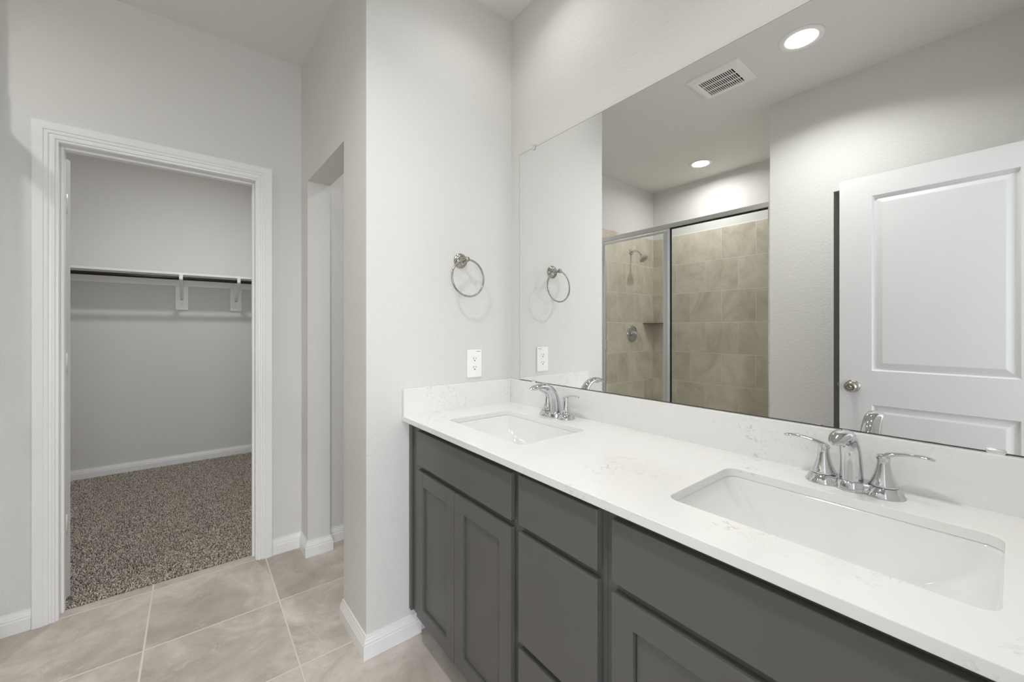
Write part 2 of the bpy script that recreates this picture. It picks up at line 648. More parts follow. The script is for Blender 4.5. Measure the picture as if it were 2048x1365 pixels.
# ------------------------------------------------------------------ doors
def door_slab(bm, w, h, t, panels, face_lo=True, face_hi=True):
    """local: hinge edge at x=0, x along the width, y 0..t thickness, z from 0."""
    def facegrid(y, s):
        xs = sorted({0, w, panels[0][0], panels[0][1]})
        # stiles
        def quad(x0, x1, z0, z1):
            q = [Vector((x0, y, z0)), Vector((x1, y, z0)), Vector((x1, y, z1)), Vector((x0, y, z1))]
            bm.faces.new([bm.verts.new(p) for p in q])
        px0, px1 = panels[0][0], panels[0][1]
        quad(0, px0, 0, h)
        quad(px1, w, 0, h)
        zs = [0]
        for p in panels:
            zs += [p[2], p[3]]
        zs.append(h)
        for i in range(0, len(zs), 2):
            quad(px0, px1, zs[i], zs[i + 1])
        for (x0, x1, z0, z1) in panels:
            rr = []
            for ins, dep in ((0, 0), (0.006, 0.0095), (0.012, 0.0115), (0.018, 0.0105), (0.040, 0.0025), (0.043, 0.002)):
                yy = y - s * dep
                rr.append([Vector((x0 + ins, yy, z0 + ins)), Vector((x1 - ins, yy, z0 + ins)), Vector((x1 - ins, yy, z1 - ins)), Vector((x0 + ins, yy, z1 - ins))])
            loft(bm, rr, cap0=False, cap1=True, smooth=False)
    facegrid(0.0, -1)
    facegrid(t, 1)
    c = [(0, 0), (w, 0), (w, h), (0, h)]
    for (a, d), (e, f) in zip(c, c[1:] + c[:1]):
        bm.faces.new([bm.verts.new(p) for p in (Vector((a, 0, d)), Vector((e, 0, f)), Vector((e, t, f)), Vector((a, t, d)))])
    bmesh.ops.remove_doubles(bm, verts=bm.verts[:], dist=1e-5)


def place(bm, mat):
    bmesh.ops.transform(bm, matrix=mat, verts=bm.verts[:])


def knob_bm(bm, c, d):
    lathe(bm, c, d, [(0, 0.032), (0.004, 0.0325), (0.007, 0.030), (0.010, 0.018), (0.014, 0.0125), (0.028, 0.0125), (0.034, 0.018),
                     (0.041, 0.0265), (0.050, 0.029), (0.058, 0.0275), (0.064, 0.022), (0.067, 0.0155), (0.0665, 0.012), (0.0645, 0.010), (0.0645, 0.006), (0.068, 0.0055), (0.069, 0.001)], 32)


# closet door, swung far open into the closet
ang = math.radians(163)
w_, h_ = 0.70, 2.00
hx, hy = DX0 + 0.001, YCB + 0.006
b = nb()
door_slab(b, w_, h_, 0.035, [(0.11, w_ - 0.11, 0.22, 0.83), (0.11, w_ - 0.11, 1.0, 1.88)])
mt = Matrix.Translation((hx, hy, 0.018)) @ Matrix.Rotation(ang, 4, 'Z') @ Matrix.Translation((0.003, -0.040, 0))
place(b, mt)
d1 = struct('door_1', b, 'door')
for z0 in (0.315, 1.045, 1.765):
    b = nb()
    cyl(b, (hx + 0.001, hy, z0), (hx + 0.001, hy, z0 + 0.089), 0.0062, 14)
    for k in (0.018, 0.036, 0.054, 0.071):
        lathe(b, (hx + 0.001, hy, z0 + k), (0, 0, 1), [(0, 0.0066), (0.0012, 0.0066)], 14)
    bx(b, DX0 - 0.0005, DX0 + 0.0015, hy - 0.036, hy - 0.004, z0, z0 + 0.089)
    o = finish('hinge', b, 'hinge', d1)
b = nb()
q = mt @ Vector((w_ - 0.06, 0.0, 0.92))
knob_bm(b, q, (mt.to_3x3() @ Vector((0, -1, 0))))
q = mt @ Vector((w_ - 0.06, 0.035, 0.92))
knob_bm(b, q, (mt.to_3x3() @ Vector((0, 1, 0))))
finish('door_knob', b, 'nickel', d1)

# white entry door, folded back in front of the dark opening, seen in the mirror
b = nb()
W2, H2 = 0.762, 2.045
door_slab(b, W2, H2, 0.035, [(0.139, 0.627, 0.225, 0.832), (0.139, 0.627, 1.012, 1.935)])
mt2 = Matrix.Translation((-1.600, -1.684, 0.012)) @ Matrix.Rotation(PI / 2, 4, 'Z')   # x -> +Y, y(thickness) -> -X
place(b, mt2)
d2 = struct('door_2', b, 'door')
b = nb()
knob_bm(b, (-1.600, -0.980, 0.936), (1, 0, 0))
knob_bm(b, (-1.635, -0.980, 0.936), (-1, 0, 0))
finish('door_knob', b, 'nickel', d2)
b = nb()
bx(b, -1.630, -1.605, -0.9225, -0.9205, 0.905, 0.965, 0.0005, 1)
bx(b, -1.624, -1.611, -0.9215, -0.911, 0.927, 0.945, 0.002)
finish('door_latch', b, 'nickel', d2)
for z0 in (0.25, 1.0, 1.78):
    b = nb()
    cyl(b, (-1.592, -1.688, z0), (-1.592, -1.688, z0 + 0.089), 0.006, 12)
    finish('hinge', b, 'hinge', d2)

# ------------------------------------------------------------------ vanity cabinets
FX = -0.519          # face frame plane
DXF = -0.5385        # door front plane
CZ0, CZ1 = 0.115, 0.876


def shaker(bm, y0, y1, z0, z1, rail=0.052):
    """shaker door, panel recessed"""
    ya, yb_ = min(y0, y1), max(y0, y1)
    X0, X1 = DXF, FX - 0.0005
    bx(bm, X0, X1, ya, ya + rail, z0, z1, 0.0016)
    bx(bm, X0, X1, yb_ - rail, yb_, z0, z1, 0.0016)
    bx(bm, X0, X1, ya + rail - 0.001, yb_ - rail + 0.001, z0, z0 + rail, 0.0016)
    bx(bm, X0, X1, ya + rail - 0.001, yb_ - rail + 0.001, z1 - rail, z1, 0.0016)


def flat_front(y0, y1, z0, z1):
    b = nb()
    bx(b, DXF, FX - 0.0005, y0, y1, z0, z1, 0.0024, 3)
    return b


def carcass(y0, y1, x_back=-0.003):
    """y0 > y1: open-topped box with face frame"""
    b = nb()
    bx(b, FX, FX + 0.019, y1, y0, CZ0, CZ1, 0.001, 1)
    bx(b, FX + 0.019, x_back, y0 - 0.016, y0, CZ0, CZ1)
    bx(b, FX + 0.019, x_back, y1, y1 + 0.016, CZ0, CZ1)
    bx(b, FX + 0.019, x_back, y1 + 0.016, y0 - 0.016, CZ0, CZ0 + 0.016)
    bx(b, x_back - 0.010, x_back, y1 + 0.016, y0 - 0.016, CZ0 + 0.016, CZ1)
    return b


def sink_base(name, y0, y1, fy0, fy1, ysplit, label):
    t = thing(name, (FX / 2, (y0 + y1) / 2, 0.0), label, 'cabinet', 'grey vanity cabinets')
    finish('cabinet_body', carcass(y0, y1), 'cabinet', t)
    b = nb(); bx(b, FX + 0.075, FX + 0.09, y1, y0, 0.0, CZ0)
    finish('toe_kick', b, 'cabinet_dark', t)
    finish('drawer_front', flat_front(fy1, fy0, 0.7225, 0.8515), 'cabinet', t)
    for a, c in ((fy0, ysplit + 0.0015), (ysplit - 0.0015, fy1)):
        b = nb(); shaker(b, a, c, 0.135, 0.7015)
        dd = finish('cabinet_door', b, 'cabinet', t)
        b = nb(); bx(b, DXF + 0.0095, FX - 0.001, min(a, c) + 0.055, max(a, c) - 0.055, 0.135 + 0.055, 0.7015 - 0.055)
        finish('door_panel', b, 'cabinet', dd)
    return t


t = sink_base('sink_base_cabinet', -0.003, -0.685, -0.092, -0.6765, -0.376,
              'grey two-door cabinet under the far sink, against the towel ring wall')
b = nb(); bx(b, FX - 0.0105, FX - 0.0005, -0.022, -0.003, CZ0, CZ1, 0.0015)
finish('scribe_strip', b, 'cabinet', t)
sink_base('sink_base_cabinet', -0.988, -1.695, -1.0115, -1.672, -1.342,
          'grey two-door cabinet under the near sink, at the right edge of the photo')
t = thing('drawer_base_cabinet', (FX / 2, -0.836, 0), 'grey stack of three flat drawers between the two sink cabinets', 'cabinet', 'grey vanity cabinets')
finish('cabinet_body', carcass(-0.6855, -0.9875), 'cabinet', t)
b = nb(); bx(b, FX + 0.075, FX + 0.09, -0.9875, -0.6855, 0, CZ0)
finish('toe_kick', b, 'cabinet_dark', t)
for z0, z1 in ((0.7255, 0.8565), (0.4165, 0.7055), (0.135, 0.3965)):
    finish('drawer', flat_front(-0.974, -0.709, z0, z1), 'cabinet', t)

# ------------------------------------------------------------------ countertop, splashes, sinks
CT = 0.896


def rrect(cx, cyy, hx_, hy_, r, z, k=8):
    pts = []
    for sx, sy, a0 in ((1, 1, 0), (-1, 1, PI / 2), (-1, -1, PI), (1, -1, 1.5 * PI)):
        for i in range(k + 1):
            a = a0 + (PI / 2) * i / k
            pts.append(Vector((cx + sx * (hx_ - r) + r * math.cos(a), cyy + sy * (hy_ - r) + r * math.sin(a), z)))
    return pts


SINKS = [(-0.300, -0.390), (-0.300, -1.300)]
SHX, SHY = 0.1465, 0.2200
b = nb()
edges = []


def loop(bm, pts):
    vs = [bm.verts.new(p) for p in pts]
    return [bm.edges.new((vs[i], vs[(i + 1) % len(vs)])) for i in range(len(vs))]


edges += loop(b, [Vector((-0.559, -1.697, CT)), Vector((-0.002, -1.697, CT)), Vector((-0.002, -0.002, CT)), Vector((-0.559, -0.002, CT))])
for cx, c_y in SINKS:
    edges += loop(b, rrect(cx, c_y, SHX, SHY, 0.026, CT))
r = bmesh.ops.triangle_fill(b, edges=edges, use_beauty=True, use_dissolve=False)
fs = [g for g in r['geom'] if isinstance(g, bmesh.types.BMFace)]
bad = []
for f in fs:
    c = f.calc_center_median()
    for cx, c_y in SINKS:
        if abs(c.x - cx) < SHX - 0.012 and abs(c.y - c_y) < SHY - 0.012:
            bad.append(f)
if bad:
    bmesh.ops.delete(b, geom=list(set(bad)), context='FACES_ONLY')
ext = bmesh.ops.extrude_face_region(b, geom=[f for f in b.faces])
bmesh.ops.translate(b, vec=(0, 0, -0.020), verts=[g for g in ext['geom'] if isinstance(g, bmesh.types.BMVert)])
top = finish('countertop', b, 'quartz')
mod = top.modifiers.new('edge', 'BEVEL')
mod.width = 0.0015
mod.segments = 2
mod.limit_method = 'ANGLE'
tag(top, 'white quartz countertop with faint grey veins and two sink cutouts', 'countertop')
b = nb(); bx(b, -0.020, -0.0005, -1.697, -0.0205, CT - 0.0012, 1.0045, 0.0015)
tag(finish('backsplash', b, 'quartz'), 'long white quartz backsplash strip below the mirror', 'backsplash')
b = nb(); bx(b, -0.559, -0.0005, -0.020, -0.0005, CT - 0.0012, 1.0045, 0.0015)
tag(finish('side_splash', b, 'quartz'), 'short white quartz splash strip on the wall below the outlet', 'backsplash')

SINKLAB = ['white rectangular undermount sink farther away, next to the side splash',
           'white rectangular undermount sink nearest the camera, at right']
for (cx, c_y), lab in zip(SINKS, SINKLAB):
    t = thing('bathroom_sink', (cx, c_y, 0.74), lab, 'sink', 'undermount sinks in the vanity')
    prof = [(0.8755, 0.1475, 0.2210, 0.0270, 0), (0.868, 0.1472, 0.2195, 0.0265, 0), (0.855, 0.1462, 0.2140, 0.0255, 0), (0.836, 0.1445, 0.2040, 0.0245, 0),
            (0.815, 0.1420, 0.1890, 0.0240, 0), (0.794, 0.1390, 0.1690, 0.0240, 0), (0.775, 0.1350, 0.1440, 0.0250, 0), (0.760, 0.1300, 0.1160, 0.0270, 0), (0.750, 0.1220, 0.0880, 0.0320, 0),
            (0.7455, 0.1080, 0.0680, 0.0400, 0), (0.7430, 0.0700, 0.0520, 0.0450, 0), (0.7420, 0.0350, 0.0340, 0.0330, 0), (0.7415, 0.0230, 0.0230, 0.0228, 0)]
    b = nb()
    inner = [rrect(cx, c_y, hx2, hy2, rr, z, 10) for z, hx2, hy2, rr, _ in prof]
    outer = [rrect(cx, c_y, hx2 + 0.010, hy2 + 0.010, rr + 0.010, z - 0.010, 10) for z, hx2, hy2, rr, _ in prof[2:]]
    flange = [rrect(cx, c_y, 0.166, 0.242, 0.045, 0.866, 10), rrect(cx, c_y, 0.166, 0.242, 0.045, 0.8755, 10)]
    loft(b, list(reversed(outer)) + flange + inner, cap0=True, cap1=True)
    finish('basin', b, 'porcelain', t)
    b = nb()
    lathe(b, (cx, c_y, 0.7418), (0, 0, 1), [(0, 0.029), (0.002, 0.029), (0.0035, 0.026), (0.002, 0.020), (0.001, 0.019)], 28)
    lathe(b, (cx, c_y, 0.7422), (0, 0, 1), [(0, 0.016), (0.004, 0.016), (0.006, 0.013), (0.007, 0.002)], 24)
    finish('drain', b, 'chrome', t)


# ------------------------------------------------------------------ faucets
def faucet(x, y, label):
    z = CT + 0.0004
    t = thing('faucet', (x, y, CT), label, 'faucet', 'chrome two-handle faucets')
    # centre-set base: two flared feet joined by a waisted bridge
    b = nb()
    for s in (1, -1):
        lathe(b, (x, y + s * 0.051, z), (0, 0, 1), [(0, 0.0345), (0.002, 0.0345), (0.010, 0.0292), (0.0185, 0.0252), (0.0192, 0.024)], 36)
    rings = []
    for zz, k in ((0, 1.0), (0.002, 1.0), (0.015, 0.965), (0.0185, 0.95), (0.0195, 0.90)):
        ring = []
        for i in range(48):
            a = 2 * PI * i / 48
            ca, sa = math.cos(a), math.sin(a)
            hy_ = 0.052
            w2 = 0.024 * k - 0.003 * (math.sin(a * 2) ** 2)
            ring.append(Vector((x - 0.002 + w2 * math.copysign(abs(ca) ** 0.8, ca), y + hy_ * math.copysign(abs(sa) ** 0.8, sa), z + zz)))
        rings.append(ring)
    loft(b, rings)
    lathe(b, (x - 0.004, y, z), (0, 0, 1), [(0, 0.0325), (0.002, 0.0325), (0.012, 0.0305), (0.0185, 0.0292), (0.0200, 0.0275)], 36)
    finish('faucet_base', b, 'chrome', t)
    for s in (1, -1):
        c = (x, y + s * 0.051, z + 0.0202)
        b = nb()
        lathe(b, c, (0, 0, 1), [(0, 0.0248), (0.004, 0.0228), (0.012, 0.0192), (0.022, 0.0155), (0.034, 0.0125), (0.046, 0.0108), (0.055, 0.0106), (0.060, 0.0112), (0.0635, 0.0105), (0.065, 0.007)], 32)
        hd = finish('handle', b, 'chrome', t)
        b = nb()
        lathe(b, (x, y + s * 0.051, z + 0.0188), (0, 0, 1), [(0, 0.0236), (0.0016, 0.0236)], 36)
        finish('seam_ring', b, 'seam', hd)
        b = nb()
        z1 = c[2] + 0.058
        sweep(b, [(x, c[1] - s * 0.010, z1 - 0.004, 0.006, 0.004), (x, c[1] - s * 0.004, z1 + 0.001, 0.0105, 0.0062), (x - 0.001, c[1] + s * 0.012, z1 + 0.009, 0.0108, 0.0046), (x - 0.003, c[1] + s * 0.034, z1 + 0.0145, 0.0098, 0.0036),
                  (x - 0.006, c[1] + s * 0.053, z1 + 0.0165, 0.0092, 0.0031), (x - 0.009, c[1] + s * 0.069, z1 + 0.0152, 0.0082, 0.0030), (x - 0.010, c[1] + s * 0.0755, z1 + 0.0138, 0.0040, 0.0020)], (1, 0, 0), 16, 8)
        finish('lever', b, 'chrome', hd)
    b = nb()
    z0 = z + 0.010
    # spout: width along y, depth along the path normal
    sweep(b, [(x - 0.006, y, z0, 0.0210, 0.0235), (x - 0.007, y, z0 + 0.030, 0.0200, 0.0215), (x - 0.012, y, z0 + 0.060, 0.0188, 0.0190), (x - 0.025, y, z0 + 0.088, 0.0178, 0.0162),
              (x - 0.048, y, z0 + 0.1085, 0.0174, 0.0134), (x - 0.076, y, z0 + 0.1175, 0.0176, 0.0113), (x - 0.102, y, z0 + 0.1165, 0.0172, 0.0102), (x - 0.122, y, z0 + 0.1125, 0.0142, 0.0085),
              (x - 0.136, y, z0 + 0.1110, 0.0085, 0.0052), (x - 0.145, y, z0 + 0.1110, 0.0022, 0.0014)], (0, 1, 0), 28, 8)
    sp = finish('spout', b, 'chrome', t)
    b = nb()
    lathe(b, (x - 0.106, y, z0 + 0.109), (-0.15, 0, -1), [(0, 0.0105), (0.006, 0.0105), (0.007, 0.009), (0.006, 0.008)], 20)
    finish('aerator', b, 'plastic', sp)


faucet(-0.080, -0.392, 'chrome two-handle faucet behind the farther sink')
faucet(-0.080, -1.307, 'large chrome two-handle faucet behind the nearest sink')

# ------------------------------------------------------------------ mirror
MY0, MY1, MZ0, MZ1 = -0.073, -1.62, 1.0078, 2.064
b = nb()
bx(b, -0.0055, -0.0008, MY1 - 0.0016, MY0 + 0.0016, MZ0 - 0.0016, MZ1 + 0.0016)
mir = finish('vanity_mirror', b, 'edge')
tag(mir, 'wide frameless vanity mirror above the white backsplash', 'mirror')
b = nb()
bx(b, -0.0063, -0.0057, MY1, MY0, MZ0, MZ1)
finish('mirror_glass', b, 'mirror', mir)
for y, z, m in ((-0.175, MZ1, 'clear'), (-1.507, MZ1, 'clear'), (-0.175, MZ0, 'alu'), (-1.507, MZ0, 'alu')):
    b = nb()
    up = 1 if z > 1.5 else -1
    if up > 0:
        bx(b, -0.010, -0.0066, y - 0.009, y + 0.009, z - 0.010, z + 0.014, 0.002)
        bx(b, -0.0066, -0.0003, y - 0.009, y + 0.009, z + 0.0025, z + 0.014, 0.001)
        cyl(b, (-0.010, y, z + 0.008), (-0.0115, y, z + 0.008), 0.003, 12)
    else:
        sweep(b, [(-0.0083, y - 0.0115, z - 0.001, 0.0040, 0.0015), (-0.0092, y - 0.009, z, 0.0058, 0.0022), (-0.0098, y, z + 0.0002, 0.0066, 0.0026), (-0.0092, y + 0.009, z, 0.0058, 0.0022), (-0.0083, y + 0.0115, z - 0.001, 0.0040, 0.0015)], (0, 0, 1), 14, 5)
    finish('mirror_clip', b, m, mir)

# ------------------------------------------------------------------ towel ring
tx, tz = -0.288, 1.545
t = thing('towel_ring', (tx, 0, tz), 'brushed nickel towel ring on the white wall above the outlet', 'towel ring')
b = nb()
lathe(b, (tx, -0.0003, tz), (0, -1, 0), [(0, 0.0325), (0.003, 0.033), (0.006, 0.0318), (0.007, 0.029), (0.010, 0.0270), (0.014, 0.0245), (0.0165, 0.020), (0.0178, 0.015)], 36)
finish('rosette', b, 'nickel', t)
b = nb()
lathe(b, (tx, -0.015, tz), (0, -1, 0), [(0, 0.015), (0.004, 0.0105), (0.012, 0.0078), (0.026, 0.0070), (0.030, 0.0085), (0.034, 0.0072), (0.037, 0.0095), (0.042, 0.0118), (0.047, 0.0112), (0.051, 0.0080), (0.053, 0.003)], 28)
finish('post', b, 'nickel', t)
b = nb()
torus(b, (tx + 0.006, -0.057, tz - 0.080), 0.0800, 0.0041, (1, 0.0, 0), (0, 0.03, 1))
finish('ring', b, 'nickel', t)

# ------------------------------------------------------------------ outlet
ox, oz = -0.216, 1.0885
t = thing('wall_outlet', (ox, 0, oz), 'white duplex wall outlet plate above the side splash', 'outlet')
b = nb()
bx(b, ox - 0.039, ox + 0.039, -0.0062, -0.0003, oz - 0.0625, oz + 0.0625, 0.0022)
finish('cover_plate', b, 'plastic', t)
for dz in (0.0195, -0.0195):
    b = nb()
    ring0 = rrect(0, 0, 0.0168, 0.0142, 0.010, 0)
    loft(b, [[Vector((ox + p.x, -0.0058, oz + dz + p.y)) for p in ring0], [Vector((ox + p.x, -0.0074, oz + dz + p.y)) for p in ring0]], smooth=False)
    rc = finish('receptacle', b, 'plastic', t)
    b = nb()
    bx(b, ox - 0.0078, ox - 0.0056, -0.0077, -0.0072, oz + dz - 0.001, oz + dz + 0.008)
    bx(b, ox + 0.0054, ox + 0.0074, -0.0077, -0.0072, oz + dz + 0.000, oz + dz + 0.0075)
    cyl(b, (ox, -0.0072, oz + dz - 0.0068), (ox, -0.0077, oz + dz - 0.0068), 0.0028, 14)
    finish('slot', b, 'slot', rc)
b = nb()
lathe(b, (ox, -0.006, oz), (0, -1, 0), [(0, 0.0032), (0.001, 0.003), (0.0014, 0.001)], 16)
finish('screw', b, 'plastic', t)
b = nb()
for k, (dx, ww) in enumerate(((0.010, 0.0032), (0.0142, 0.0026), (0.0184, 0.0014), (0.0212, 0.0026), (0.0252, 0.0022), (0.0288, 0.0014))):
    bx(b, ox + dx, ox + dx + ww, -0.0065, -0.0061, oz + 0.0525, oz + 0.0550)
finish('stamp', b, M['seam'], t)

# ------------------------------------------------------------------ closet fittings
SZ0, SZ1 = 1.7125, 1.7315
b = nb()
bx(b, -2.69, -0.56, 2.962, YB - 0.001, SZ0, SZ1, 0.002)
sh = finish('closet_shelf', b, 'trim')
tag(sh, 'long white shelf across the closet back wall', 'shelf')
b = nb()
bx(b, -2.69, -0.56, YB - 0.019, YB - 0.001, 1.638, SZ0 - 0.0005, 0.0015)
finish('cleat', b, 'trim', sh)
BR = (-1.2935, -0.882)
for x in BR:
    b = nb()
    bx(b, x - 0.0465, x + 0.0465, YB - 0.019, YB - 0.001, 1.421, 1.6375, 0.002)
    finish('backing_block', b, 'trim', sh)
RY, RZ, RR = 2.945, 1.680, 0.0145
b = nb()
cyl(b, (-2.69, RY, RZ), (-0.56, RY, RZ), RR, 24)
tag(finish('closet_rod', b, 'bronze'), 'dark bronze hanging rod under the closet shelf', 'rod')
for x, lab in zip(BR, ('white metal rod bracket nearer the middle of the closet wall', 'white metal rod bracket nearer the right side of the closet doorway')):
    t = thing('shelf_bracket', (x, YB - 0.02, 1.45), lab, 'bracket', 'closet rod brackets')
    yb2 = YB - 0.0195
    b = nb()
    bx(b, x - 0.0125, x + 0.0125, yb2 - 0.0025, yb2, 1.445, 1.700, 0.0008)
    bx(b, x - 0.0125, x + 0.0125, RY - RR - 0.004, yb2 - 0.003, SZ0 - 0.0032, SZ0 - 0.0006, 0.0008)
    for dz in (0.012, 0.030):
        lathe(b, (x, yb2 - 0.0025, 1.455 + dz), (0, -1, 0), [(0, 0.0045), (0.0015, 0.004), (0.0022, 0.001)], 14)
    finish('wall_plate', b, 'trim', t)
    b = nb()
    p0, p1 = Vector((x, yb2 - 0.004, 1.512)), Vector((x, RY + 0.012, RZ - RR - 0.004))
    sweep(b, [(p0.x, p0.y, p0.z, 0.0105, 0.004), (*((p0 + p1) / 2), 0.0105, 0.004), (*p1, 0.0105, 0.004)], (1, 0, 0), 12, 4, power=6)
    finish('brace', b, 'trim', t)
    b = nb()
    rings = []
    for i in range(15):
        a = -PI * 1.05 + (PI * 1.10) * i / 14     # cup under the rod, from the front up and round
        r0, r1 = RR + 0.0008, RR + 0.0042
        cs, sn = math.cos(a), math.sin(a)
        rings.append([Vector((x - 0.0125, RY + r0 * cs, RZ + r0 * sn)), Vector((x + 0.0125, RY + r0 * cs, RZ + r0 * sn)), Vector((x + 0.0125, RY + r1 * cs, RZ + r1 * sn)), Vector((x - 0.0125, RY + r1 * cs, RZ + r1 * sn))])
    loft(b, rings, smooth=False)
    bx(b, x - 0.0125, x + 0.0125, RY - RR - 0.0042, RY - RR - 0.0008, RZ, SZ0 - 0.0036, 0.0005, 1)
    finish('rod_hook', b, 'trim', t)

# carpet pile: thousands of short curly tufts in one mesh
rng = np.random.default_rng(3)


def tufts(x0, x1, y0, y1, step):
    gx, gy = np.meshgrid(np.arange(x0, x1, step), np.arange(y0, y1, step))
    X = gx.ravel() + rng.uniform(-.5, .5, gx.size) * step * 1.1
    Y = gy.ravel() + rng.uniform(-.5, .5, gx.size) * step * 1.1
    Y = np.maximum(Y, y0 + rng.uniform(-0.004, 0.004, Y.size))
    N = X.size
    an = rng.uniform(0, 2 * np.pi, N)
    lean = rng.uniform(0.003, 0.008, N)
    h = rng.uniform(0.006, 0.012, N)
    tw = an + rng.uniform(-1.2, 1.2, N)
    V = np.zeros((N, 9, 3))
    for lev, (f, rad) in enumerate(((0.0, 0.0016), (0.6, 0.0024), (1.0, 0.0019))):
        ox_ = lean * f * np.cos(an if lev < 2 else tw)
        oy_ = lean * f * np.sin(an if lev < 2 else tw)
        for k in range(3):
            a = an + k * 2 * np.pi / 3 + lev * 0.5
            V[:, lev * 3 + k, 0] = X + ox_ + rad * np.cos(a)
            V[:, lev * 3 + k, 1] = Y + oy_ + rad * np.sin(a)
            V[:, lev * 3 + k, 2] = h * f - 0.001
    F = []
    for lev in (0, 1):
        for k in range(3):
            j = (k + 1) % 3
            F.append((lev * 3 + k, lev * 3 + j, lev * 3 + 3 + j, lev * 3 + 3 + k))
    quads = (np.arange(N)[:, None, None] * 9 + np.array(F)[None]).reshape(-1, 4)
    tris = (np.arange(N)[:, None] * 9 + np.array([6, 7, 8])[None]).reshape(-1, 3)
    return V.reshape(-1, 3), quads, tris


Vv, Q, T = tufts(-2.10, -0.56, 1.086, YB - 0.018, 0.0056)
me = bpy.data.meshes.new('carpet')
me.vertices.add(len(Vv))
me.vertices.foreach_set('co', Vv.ravel())
nl = Q.size + T.size
me.loops.add(nl)
me.loops.foreach_set('vertex_index', np.concatenate([Q.ravel(), T.ravel()]).astype(np.int32))
me.polygons.add(len(Q) + len(T))
me.polygons.foreach_set('loop_start', np.concatenate([np.arange(len(Q)) * 4, Q.size + np.arange(len(T)) * 3]).astype(np.int32))
me.update(calc_edges=True)
me.validate()
me.materials.append(M['carpet'])
cp = bpy.data.objects.new('carpet', me)
COL.objects.link(cp)
cp['kind'] = 'stuff'
tag(cp, 'brown and beige speckled cut pile carpet on the closet floor', 'carpet')


# ------------------------------------------------------------------ ceiling fixtures
LENS = lamp_mat('white', 6.0)


def downlight(x, y, r_lens, r_trim, kind, label):
    t = thing('recessed_light', (x, y, CEIL), label, 'light', 'round recessed ceiling lights')
    b = nb()
    lathe(b, (x, y, CEIL - 0.0002), (0, 0, -1), [(0, r_trim), (0.003, r_trim), (0.0055, r_trim - 0.006), (0.0060, r_lens + 0.006), (0.0035, r_lens), (0.0, r_lens)], 48, cap0=False, cap1=False)
    finish('trim_ring', b, 'plastic', t)
    b = nb()
    lathe(b, (x, y, CEIL - 0.0010), (0, 0, -1), [(0, r_lens - 0.0005), (0.0022, r_lens - 0.0005)], 48)
    finish('lens', b, LENS, t)
    ld = bpy.data.lights.new('lamp_' + kind, 'AREA')
    ld.shape = 'DISK'
    ld.size = 2 * r_lens - 0.006
    ld.energy = LAMP[kind]
    ld.spread = math.radians({'vanity': 135, 'shower': 168, 'main': 138}.get(kind, 180))
    ld.color = (1.0, 0.992, 0.975)
    lo = bpy.data.objects.new('lamp', ld)
    lo.location = (0, 0, -0.0042)
    COL.objects.link(lo)
    lo.parent = t


downlight(-1.253, -0.842, 0.070, 0.099, 'main', 'large bright recessed ceiling light nearest the exhaust fan grille')
downlight(-2.395, 0.247, 0.070, 0.099, 'shower', 'smaller-looking recessed ceiling light above the shower stall')
downlight(-0.300, -0.390, 0.070, 0.099, 'vanity', 'recessed ceiling light straight above the sink beside the towel ring wall')
downlight(-0.300, -1.300, 0.070, 0.099, 'vanity', 'recessed ceiling light straight above the sink nearest the camera')
downlight(-1.150, 1.93, 0.070, 0.099, 'closet', 'recessed ceiling light inside the carpeted closet')
downlight(0.20, 0.53, 0.070, 0.099, 'toilet', 'added unseen ceiling light inside the toilet room behind the passage wall')  # unseen lamp, added to brighten the wall beyond the opening

# exhaust fan grille
t = thing('exhaust_fan_grille', (-1.285, -0.428, CEIL), 'white rectangular slotted exhaust fan grille in the bathroom ceiling', 'vent')
gx0, gx1, gy0, gy1 = -1.420, -1.150, -0.578, -0.278
zf = CEIL - 0.018
b = nb()
ix0, ix1, iy0, iy1 = gx0 + 0.047, gx1 - 0.047, gy0 + 0.052, gy1 - 0.052
R0 = [[Vector(p) for p in ((gx0, gy0, CEIL), (gx1, gy0, CEIL), (gx1, gy1, CEIL), (gx0, gy1, CEIL))],
      [Vector(p) for p in ((gx0, gy0, CEIL - .006), (gx1, gy0, CEIL - .006), (gx1, gy1, CEIL - .006), (gx0, gy1, CEIL - .006))]]
for ins, z in ((0.012, CEIL - 0.014), (0.026, zf)):
    R0.append([Vector((gx0 + ins, gy0 + ins, z)), Vector((gx1 - ins, gy0 + ins, z)), Vector((gx1 - ins, gy1 - ins, z)), Vector((gx0 + ins, gy1 - ins, z))])
R0.append([Vector((ix0, iy0, zf)), Vector((ix1, iy0, zf)), Vector((ix1, iy1, zf)), Vector((ix0, iy1, zf))])
R0.append([Vector((ix0, iy0, zf + 0.008)), Vector((ix1, iy0, zf + 0.008)), Vector((ix1, iy1, zf + 0.008)), Vector((ix0, iy1, zf + 0.008))])
loft(b, R0, cap0=False, cap1=False, smooth=False)
finish('grille_frame', b, 'plastic', t)
b = nb()
NS = 17
pitch = (iy1 - iy0) / NS
for i in range(NS - 1):
    yy = iy0 + (i + 1) * pitch
    bx(b, ix0, ix1, yy - pitch * 0.21, yy + pitch * 0.21, zf + 0.0003, zf + 0.0018)
for xx in (ix0 + (ix1 - ix0) * 0.32, ix0 + (ix1 - ix0) * 0.68):
    bx(b, xx - 0.004, xx + 0.004, iy0, iy1, zf + 0.0005, zf + 0.0020)
finish('grille_slats', b, 'plastic', t)
b = nb()
bx(b, ix0 - 0.004, ix1 + 0.004, iy0 - 0.004, iy1 + 0.004, CEIL - 0.0015, CEIL - 0.0003)  # flat black sheet: shade of the fan recess put into its colour
finish('fan_shade_sheet', b, 'slot', t)

